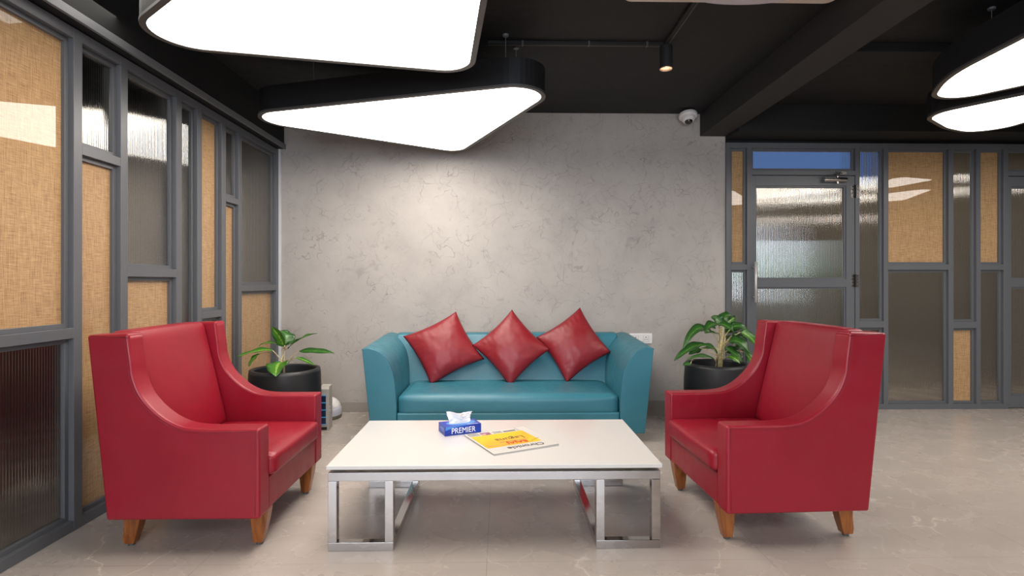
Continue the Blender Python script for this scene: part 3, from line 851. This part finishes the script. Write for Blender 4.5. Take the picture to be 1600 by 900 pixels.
# swoosh on the front
bm = bmesh.new()
pts = [(0.004 + 0.11 * i / 20, 0.046 - 0.018 * (1 - (i / 20)) ** 2) for i in range(21)]
prism(bm, pts + [(0.114, 0.0475), (0.004, 0.0475)], lambda p, q, t: (p, t, q), -0.0006, 0.0); link('printed_band', bm, M_blue2, tbx)
text_mesh('printed_word', 'PREMIER', 0.042, M_ink, tbx, (0.103, -0.0007, 0.009), (PI / 2, 0, 0), sx=0.86)
bm = bmesh.new()
for i in range(9): box(bm, 0.128 + i * 0.0068, 0.128 + i * 0.0068 + 0.0045, 0.009, 0.013, LZ, LZ + 0.0006)
link('printed_line', bm, M_ink, tbx)
M_pp = mat('pale_print', (150, 170, 215), 0.5)
for z, l in ((0.034, 0.05), (0.028, 0.07), (0.021, 0.04)):
    bm = bmesh.new(); box(bm, -0.0006, 0, 0.02, 0.02 + l, z, z + 0.0022); link('printed_line', bm, M_pp, tbx)
# tissue
M_tis = mat('tissue_paper', (240, 238, 238), 0.9)
bm = bmesh.new(); n = 22; g = []
for i in range(n + 1):
    row = []
    for j in range(n + 1):
        u = i / n; v = j / n
        x = 0.045 + 0.118 * u - 0.012 * v * (1 - 2 * u) * 1.2
        z = LZ + 0.055 * v + 0.008 * math.sin(u * 5 + 1.0) * v + 0.006 * noise.noise(Vector((u * 4, v * 3, 1)))
        y = 0.062 + 0.020 * math.sin(u * 7.0 + v * 2.2) * v + 0.016 * math.sin(v * 3.0) * (u - 0.3) + 0.016 * noise.noise(Vector((u * 5, v * 5, 4)))
        if v == 0: z = LZ + 0.001; x = 0.065 + 0.08 * u; y = 0.062
        row.append(bm.verts.new((x, y, z)))
    g.append(row)
for i in range(n):
    for j in range(n): bm.faces.new((g[i][j], g[i + 1][j], g[i + 1][j + 1], g[i][j + 1]))
ti = link('tissue', bm, M_tis, tbx, smooth=True)
md = ti.modifiers.new('thick', 'SOLIDIFY'); md.thickness = 0.0008

# ------------------------------------------------------------------ newspaper
M_paper = mat('newsprint', (190, 186, 180), 0.8)
M_yel = mat('yellow_ad', (218, 166, 20), 0.7)
L(M_yel, ramp(M_yel, tex_noise(M_yel, coords(M_yel), 5, 2), [(0.4, (218, 158, 26)), (0.6, (220, 176, 18))]), BS(M_yel).inputs['Base Color'])
M_redink = mat('red_ink', (190, 48, 18), 0.7)
M_blackink = mat('black_ink', (45, 42, 42), 0.7)
M_greyink = mat('grey_ink', (118, 114, 112), 0.7)
nw = tag(empty('newspaper', (0.046, 2.768, 0.377), math.radians(180 + 26)), 'folded newspaper with a yellow advertisement lying on the coffee table', 'newspaper')
W, Hh = 0.176, 0.186
for k in range(5):
    bm = bmesh.new(); dx = 0.002 * math.sin(k * 2.1); dy = 0.0015 * math.cos(k * 1.7); n = 12
    z0 = 0.0003 + k * 0.0016; rows = []
    for i in range(n + 1):
        u = -1 + 2 * i / n
        lift = 0.004 * max(0, -u - 0.6) * (k / 4)
        rows.append([bm.verts.new((u * W + dx, s_ * (Hh - 0.001 * k) + dy, z0 + lift + dz)) for s_, dz in ((-1, 0), (1, 0), (1, 0.0013), (-1, 0.0013))])
    for A, B in zip(rows, rows[1:]):
        for q in range(4): bm.faces.new((A[q], A[(q + 1) % 4], B[(q + 1) % 4], B[q]))
    bm.faces.new(rows[0]); bm.faces.new(rows[-1][::-1])
    link('page', bm, M_paper, nw)
ZP = 0.0086
bm = bmesh.new(); box(bm, -0.168, 0.168, -0.118, 0.095, ZP - 0.0006, ZP); yl = link('printed_advertisement', bm, M_yel, nw)
text_mesh('printed_masthead', 'Chronicle', 0.052, M_blackink, nw, (-0.020, 0.118, ZP), (0, 0, 0), sx=0.95, bold=0.0006)
text_mesh('printed_word', 'BAJAJ', 0.046, M_redink, yl, (-0.01, 0.046, ZP + 0.0006), (0, 0, 0), sx=1.05, bold=0.0010)
text_mesh('printed_word', 'Laguna', 0.062, M_blackink, yl, (-0.005, -0.030, ZP + 0.0004), (0, 0, 0), sx=0.95)
bm = bmesh.new()
for r_ in range(2):
    bm = bmesh.new()
    for i in range(26): box(bm, -0.085 + i * 0.0062, -0.085 + i * 0.0062 + 0.0042, 0.036 - r_ * 0.010, 0.040 - r_ * 0.010, ZP, ZP + 0.0004)
    link('printed_line', bm, M_greyink, yl)
bm = bmesh.new()
for i in range(18): box(bm, 0.03 + i * 0.0072, 0.03 + i * 0.0072 + 0.004, 0.078 - i * 0.0008, 0.084 - i * 0.0008, ZP, ZP + 0.0004)
link('printed_line', bm, M_greyink, yl)
bm = bmesh.new()
for i in range(20): box(bm, -0.160 + i * 0.0040, -0.160 + i * 0.0040 + 0.0026, 0.030 + i * 0.0022, 0.033 + i * 0.0022, ZP, ZP + 0.0004)
link('printed_line', bm, M_blackink, yl)
for (xa, xb, nrow) in ((0.108, 0.168, 9), (-0.168, -0.110, 9), (-0.02, 0.03, 6)):
    bm = bmesh.new()
    for r_ in range(nrow):
        y = -0.126 - r_ * 0.0062; x = xa
        while x < xb - 0.004:
            l = random.uniform(0.004, 0.012); box(bm, x, min(x + l, xb), y - 0.003, y, ZP - 0.0008, ZP - 0.0002); x += l + 0.002
    link('printed_column', bm, M_greyink, nw)
bm = bmesh.new()
for i in range(8): box(bm, -0.100 + i * 0.009, -0.100 + i * 0.009 + 0.0062, -0.150, -0.128, ZP - 0.0008, ZP - 0.0002)
link('printed_headline', bm, M_blackink, nw)
M_photo = mat('printed_photo', (90, 50, 80), 0.7)
L(M_photo, ramp(M_photo, tex_noise(M_photo, coords(M_photo), 60, 2), [(0.4, (84, 60, 120)), (0.5, (150, 70, 80)), (0.6, (205, 165, 155))]), BS(M_photo).inputs['Base Color'])
bm = bmesh.new(); box(bm, 0.045, 0.100, -0.165, -0.122, ZP - 0.0008, ZP - 0.0002); link('printed_picture', bm, M_photo, nw)


# ------------------------------------------------------------------ potted plants
def leaf_mat(name, c_edge, c_mid, c_light):
    m = mat(name, c_edge, 0.32)
    uv = N(m, 'ShaderNodeUVMap'); sp_ = N(m, 'ShaderNodeSeparateXYZ'); L(m, uv.outputs[0], sp_.inputs[0])
    a = math_n(m, 'ABSOLUTE', math_n(m, 'SUBTRACT', sp_.outputs['X'], 0.5))
    nz = tex_noise(m, coords(m), 60, 3)
    side = math_n(m, 'SINE', math_n(m, 'MULTIPLY', math_n(m, 'ADD', sp_.outputs['Y'], math_n(m, 'MULTIPLY', a, -0.9)), 60))
    a2 = math_n(m, 'ADD', math_n(m, 'ADD', a, math_n(m, 'MULTIPLY', math_n(m, 'SUBTRACT', nz, 0.5), 0.25)), math_n(m, 'MULTIPLY', side, 0.03))
    L(m, ramp(m, a2, [(0.0, c_light), (0.03, c_light), (0.07, c_mid), (0.24, c_mid), (0.36, c_edge)]), BS(m).inputs['Base Color'])
    m.node_tree.nodes['Principled BSDF'].inputs['Subsurface Weight'].default_value = 0.0
    return m


M_leafA = leaf_mat('leaf_green', (48, 96, 26), (62, 116, 30), (140, 178, 76))
M_leafB = leaf_mat('leaf_dark_green', (34, 74, 28), (44, 90, 32), (84, 128, 54))
M_stem = mat('pale_stem', (196, 182, 120), 0.5)
L(M_stem, ramp(M_stem, tex_noise(M_stem, coords(M_stem, (1, 1, 8)), 18, 3), [(0.35, (186, 170, 104)), (0.6, (228, 212, 164))]), BS(M_stem).inputs['Base Color'])


def leaf(root, base, ctrl, tip, width, m, petiole_from=None, roll=0.0, cup=0.25):
    b, c, t = Vector(base), Vector(ctrl), Vector(tip)
    bm = bmesh.new(); uvl = bm.loops.layers.uv.new('UVMap'); n = 16; mcol = 8; rows = []
    for i in range(n + 1):
        s_ = i / n
        p = b * (1 - s_) ** 2 + c * 2 * s_ * (1 - s_) + t * s_ * s_
        tan = ((c - b) * 2 * (1 - s_) + (t - c) * 2 * s_).normalized()
        # the blade faces up and a little towards the light side (room)
        ref = Vector((0, -0.55, 0.83)); ref = Matrix.Rotation(roll, 3, tan) @ ref
        sd = tan.cross(ref)
        if sd.length < 1e-3: sd = Vector((1, 0, 0))
        sd.normalize(); nn = sd.cross(tan).normalized()
        w = width * 0.5 * (math.sin(PI * min(1, s_ ** 0.78)) ** 0.8) * (1.0 if s_ < 0.999 else 0) + 0.0008
        row = []
        for j in range(mcol + 1):
            q = -1 + 2 * j / mcol
            wav = 0.06 * width * math.sin(s_ * 14 + q * 2) * q * q
            row.append((bm.verts.new(p + sd * (w * q) + nn * (abs(q) ** 1.3 * w * cup + wav)), (j / mcol, s_)))
        rows.append(row)
    for A, B in zip(rows, rows[1:]):
        for j in range(mcol):
            q4 = (A[j], A[j + 1], B[j + 1], B[j]); f = bm.faces.new([x[0] for x in q4])
            for lp, x in zip(f.loops, q4): lp[uvl].uv = x[1]
    o = link('leaf', bm, m, root, smooth=True)
    md = o.modifiers.new('thick', 'SOLIDIFY'); md.thickness = 0.0009
    if petiole_from is not None:
        p0 = Vector(petiole_from); mid = (p0 + b) / 2 + Vector((0, 0, 0.25 * (b - p0).length * 0.6))
        mid = p0.lerp(b, 0.45) + Vector((0, 0, 0.12 * (b - p0).length))
        bm = bmesh.new()
        tube(bm, [p0 * (1 - k / 8) ** 2 + mid * 2 * (k / 8) * (1 - k / 8) + b * (k / 8) ** 2 for k in range(9)], 0.0046, 7, r1=0.0026)
        link('stalk', bm, M_stem, o, smooth=True)
    return o


def make_pot(root, rim, rmax, h):
    bm = bmesh.new()
    prof = [(0, 0), (rmax * 0.62, 0.0), (rmax * 0.66, 0.008), (rmax * 0.80, h * 0.14), (rmax * 0.93, h * 0.34), (rmax, h * 0.56), (rmax * 0.995, h * 0.75), (rim + 0.008, h * 0.95), (rim + 0.003, h), (rim - 0.022, h), (rim - 0.026, h - 0.012), (rim - 0.016, h - 0.09), (rim - 0.02, h - 0.1)]
    lathe(bm, prof, 72); link('pot', bm, M_pot, root, smooth=True)
    bm = bmesh.new(); lathe(bm, [(0, h - 0.065), (rim * 0.5, h - 0.060), (rim - 0.018, h - 0.068)], 48)
    for v in bm.verts:
        v.co.z += 0.008 * noise.noise(v.co * 30)
    tag(link('soil', bm, M_soil, root, smooth=True), 'dark potting soil')


TH = math.radians(1.15); CT, ST = math.cos(TH), math.sin(TH)
def zoomed(ox, oy, k, d0, origin):
    """point in the plane of the plant, dy = metres nearer the room"""
    def f(zx, zy, near=0.0):
        px = ox + zx / k; py = oy + zy / k; u = (px - 800) / 850; d = d0 - near
        return (d * (ST + u * CT) - origin[0], d * (CT - u * ST) - origin[1], 1.18 + (442 - py) / 850 * d)
    return f


lp_ = tag(empty('potted_plant', (-1.632, 4.15, 0)), 'sparse green plant in round black pot behind the left armchair', 'plant', 'potted plants beside the sofa')
make_pot(lp_, 0.246, 0.259, 0.533)
q = zoomed(360, 490, 4.736, 4.115, (-1.632, 4.15))
s0 = q(398, 425); crown = q(398, 262)
bm = bmesh.new(); tube(bm, [(s0[0], s0[1], s0[2] - 0.04), q(396, 340), crown], 0.009, 10, r1=0.006); link('stem', bm, M_stem, lp_, smooth=True)
for (b, c, t, w, pf, m_, rl) in (
    ((312, 272, .02), (215, 255, .05), (45, 322, .10), 0.050, (390, 370), M_leafA, 0.2),
    ((212, 300, .06), (175, 318, .08), (134, 392, .12), 0.044, (300, 285), M_leafA, 0.3),
    ((335, 222, -.05), (275, 200, -.06), (208, 240, -.08), 0.026, (392, 250), M_leafA, 0.1),
    ((398, 245, .02), (370, 170, .0), (300, 92, -.02), 0.070, (398, 262), M_leafA, -0.9),
    ((402, 235, -.04), (440, 150, -.06), (372, 125, -.10), 0.095, (398, 262), M_leafB, 0.5),
    ((425, 258, .03), (510, 175, .03), (642, 145, .0), 0.072, (400, 270), M_leafA, -0.5),
    ((405, 245, .05), (440, 205, .05), (500, 205, .05), 0.050, (400, 262), M_leafB, -0.4),
    ((505, 278, .02), (640, 268, .05), (772, 293, .10), 0.040, (400, 380), M_leafB, 0.2),
    ((488, 322, .10), (560, 345, .14), (625, 382, .18), 0.022, (404, 390), M_leafA, 0.1),
    ((372, 360, .10), (335, 378, .20), (336, 466, .27), 0.115, (395, 300), M_leafA, 0.0)):
    leaf(lp_, q(*b), q(*c), q(*t), w * 1.25, m_, q(*pf), rl)

rp_ = tag(empty('potted_plant', (1.79, 4.47, 0)), 'bushy green plant in round black pot behind the right armchair', 'plant', 'potted plants beside the sofa')
make_pot(rp_, 0.249, 0.266, 0.518)
q = zoomed(1040, 470, 6.0, 4.5, (1.79, 4.47))
for k, (x, xt, yt) in enumerate(((470, 500, 380), (490, 515, 300), (510, 540, 260), (500, 560, 340), (480, 480, 440), (520, 530, 400))):
    bm = bmesh.new(); a = q(x, 640, 0.01 * (k % 3)); b = q(xt, yt, 0.01 * (k % 2)); mid = q((x + xt) / 2 + (8 if k % 2 else -8), (640 + yt) / 2, 0.015)
    tube(bm, [(a[0], a[1], a[2] - 0.03), mid, b], 0.009, 8, r1=0.005); link('stem', bm, M_stem, rp_, smooth=True)
for (b, c, t, w, pf, m_, rl) in (
    ((430, 290, .02), (290, 160, .04), (160, 458, .10), 0.062, (505, 400), M_leafB, 0.1),
    ((370, 410, .06), (260, 390, .08), (78, 562, .14), 0.060, (490, 500), M_leafB, 0.1),
    ((485, 495, .10), (430, 390, .12), (285, 425, .12), 0.045, (495, 560), M_leafB, 0.1),
    ((310, 440, .02), (300, 470, .04), (215, 500, .05), 0.050, (480, 520), M_leafB, 0.0),
    ((515, 225, .0), (500, 170, .0), (426, 150, -.02), 0.062, (515, 300), M_leafB, -0.4),
    ((552, 215, -.02), (540, 90, -.04), (655, 155, -.06), 0.075, (525, 290), M_leafB, -0.3),
    ((565, 210, -.05), (600, 180, -.06), (650, 160, -.10), 0.070, (530, 290), M_leafA, 0.6),
    ((495, 225, .04), (420, 190, .06), (365, 300, .08), 0.065, (512, 330), M_leafB, 0.2),
    ((495, 220, .06), (560, 210, .10), (640, 290, .14), 0.066, (515, 300), M_leafB, 0.0),
    ((605, 270, .0), (690, 180, .0), (790, 320, .0), 0.064, (545, 350), M_leafB, 0.0),
    ((700, 295, .05), (790, 310, .06), (862, 432, .06), 0.066, (560, 400), M_leafA, 0.2),
    ((590, 385, .08), (690, 340, .12), (785, 490, .16), 0.080, (530, 470), M_leafB, 0.0),
    ((570, 430, .10), (610, 470, .15), (745, 580, .18), 0.078, (520, 500), M_leafB, -0.2),
    ((735, 480, .0), (790, 500, .0), (812, 612, .02), 0.050, (560, 470), M_leafA, 0.1),
    ((455, 545, .12), (330, 485, .17), (200, 552, .22), 0.032, (480, 610), M_leafB, 0.0),
    ((235, 588, .22), (205, 592, .24), (162, 604, .26), 0.034, (260, 560), M_leafB, 0.0),
    ((510, 315, .08), (440, 290, .10), (368, 303, .12), 0.034, (512, 380), M_leafB, 0.3),
    ((560, 300, -.05), (640, 230, -.08), (740, 250, -.10), 0.060, (530, 360), M_leafB, 0.2),
    ((640, 440, .05), (720, 430, .06), (800, 540, .06), 0.060, (530, 500), M_leafB, -0.3),
    ((560, 480, .02), (640, 440, .0), (700, 500, -.02), 0.055, (520, 540), M_leafB, 0.4),
    ((470, 470, -.04), (400, 420, -.06), (300, 470, -.08), 0.050, (500, 540), M_leafB, 0.4),
    ((560, 350, -.06), (640, 380, -.08), (720, 440, -.10), 0.070, (530, 430), M_leafB, 0.1),
    ((470, 260, -.06), (400, 230, -.08), (330, 290, -.10), 0.045, (510, 330), M_leafB, 0.2),
    ((590, 520, .16), (640, 520, .20), (700, 590, .22), 0.045, (510, 580), M_leafA, 0.2),
    ((620, 330, .02), (700, 330, .02), (772, 395, .02), 0.060, (540, 420), M_leafB, 0.1)):
    leaf(rp_, q(*b), q(*c), q(*t), w * 1.4, m_, q(*pf), rl)

# ------------------------------------------------------------------ small appliances by the left plant
cb = tag(empty('battery_cabinet', (-1.486, 4.43, 0), math.radians(4)), 'grey metal cabinet with blue lit slots behind the left armchair', 'cabinet')
M_cab = mat('cabinet_grey', (176, 170, 162), 0.45)
bm = bmesh.new()
prism(bm, [(-0.058, 0.0), (0.062, 0.0), (0.062, 0.350), (-0.040, 0.350), (-0.058, 0.330)], lambda p, q, t: (t, p, q), 0.030, 0.105)
link('casing', bm, M_cab, cb, bevel=0.003)
bm = bmesh.new()
for k in range(4): box(bm, 0.036, 0.082, -0.0605, -0.0575, 0.052 + k * 0.058, 0.052 + k * 0.058 + 0.050)
link('slot', bm, mat('slot_blue', (26, 44, 74), 0.3), cb)
bm = bmesh.new(); box(bm, 0.034, 0.090, -0.0615, -0.0575, 0.006, 0.028); link('slot', bm, M_rubber, cb)
bm = bmesh.new()
for k in range(5): box(bm, 0.033, 0.088, -0.0625, -0.0585, 0.046 + k * 0.0575, 0.053 + k * 0.0575)
box(bm, 0.030, 0.038, -0.0625, -0.0585, 0.046, 0.283)
tag(link('slot_trim', bm, mat('slot_light_blue', (90, 170, 225), 0.35), cb), 'light blue slot edging')
bm = bmesh.new(); box(bm, 0.105, 0.1056, -0.045, -0.010, 0.150, 0.190); stk = link('sticker', bm, M_white, cb)
bm = bmesh.new(); box(bm, 0.1055, 0.1062, -0.030, -0.022, 0.160, 0.182); box(bm, 0.1055, 0.1062, -0.038, -0.016, 0.170, 0.173); link('printed_mark', bm, M_greyink, stk)
bm = bmesh.new()
for y, z in ((-0.045, 0.25), (-0.045, 0.08), (0.02, 0.30), (0.02, 0.12)): tube(bm, [(0.105, y, z), (0.1066, y, z)], 0.003, 8)
link('screw', bm, M_rubber, cb)

rb = tag(empty('weighing_appliance', (-1.562, 4.80, 0)), 'rounded white plastic appliance on the floor against the wall, behind the grey cabinet', 'appliance')
bm = bmesh.new(); lathe(bm, [(0, 0.0), (0.155, 0.0), (0.160, 0.012), (0.156, 0.03), (0, 0.03)], 48); link('base', bm, mat('base_grey', (96, 92, 80), 0.5), rb, smooth=False, bevel=0.002)
bm = bmesh.new(); lathe(bm, [(0.156, 0.03), (0.160, 0.055), (0.157, 0.085), (0.148, 0.10), (0, 0.10)], 48); link('body', bm, mat('body_lilac', (196, 196, 208), 0.35), rb, smooth=True)
bm = bmesh.new(); lathe(bm, [(0.150, 0.098), (0.150, 0.106), (0.138, 0.130), (0.112, 0.158), (0.075, 0.174), (0, 0.180)], 48); link('lid', bm, M_white, rb, smooth=True)
bm = bmesh.new()
for k in range(3):
    x = 0.075 + k * 0.018
    tube(bm, [(x, -0.105, 0.146 - k * 0.004), (x + 0.012, -0.125, 0.128 - k * 0.004)], 0.002, 6)
link('vent', bm, M_greyink, rb)
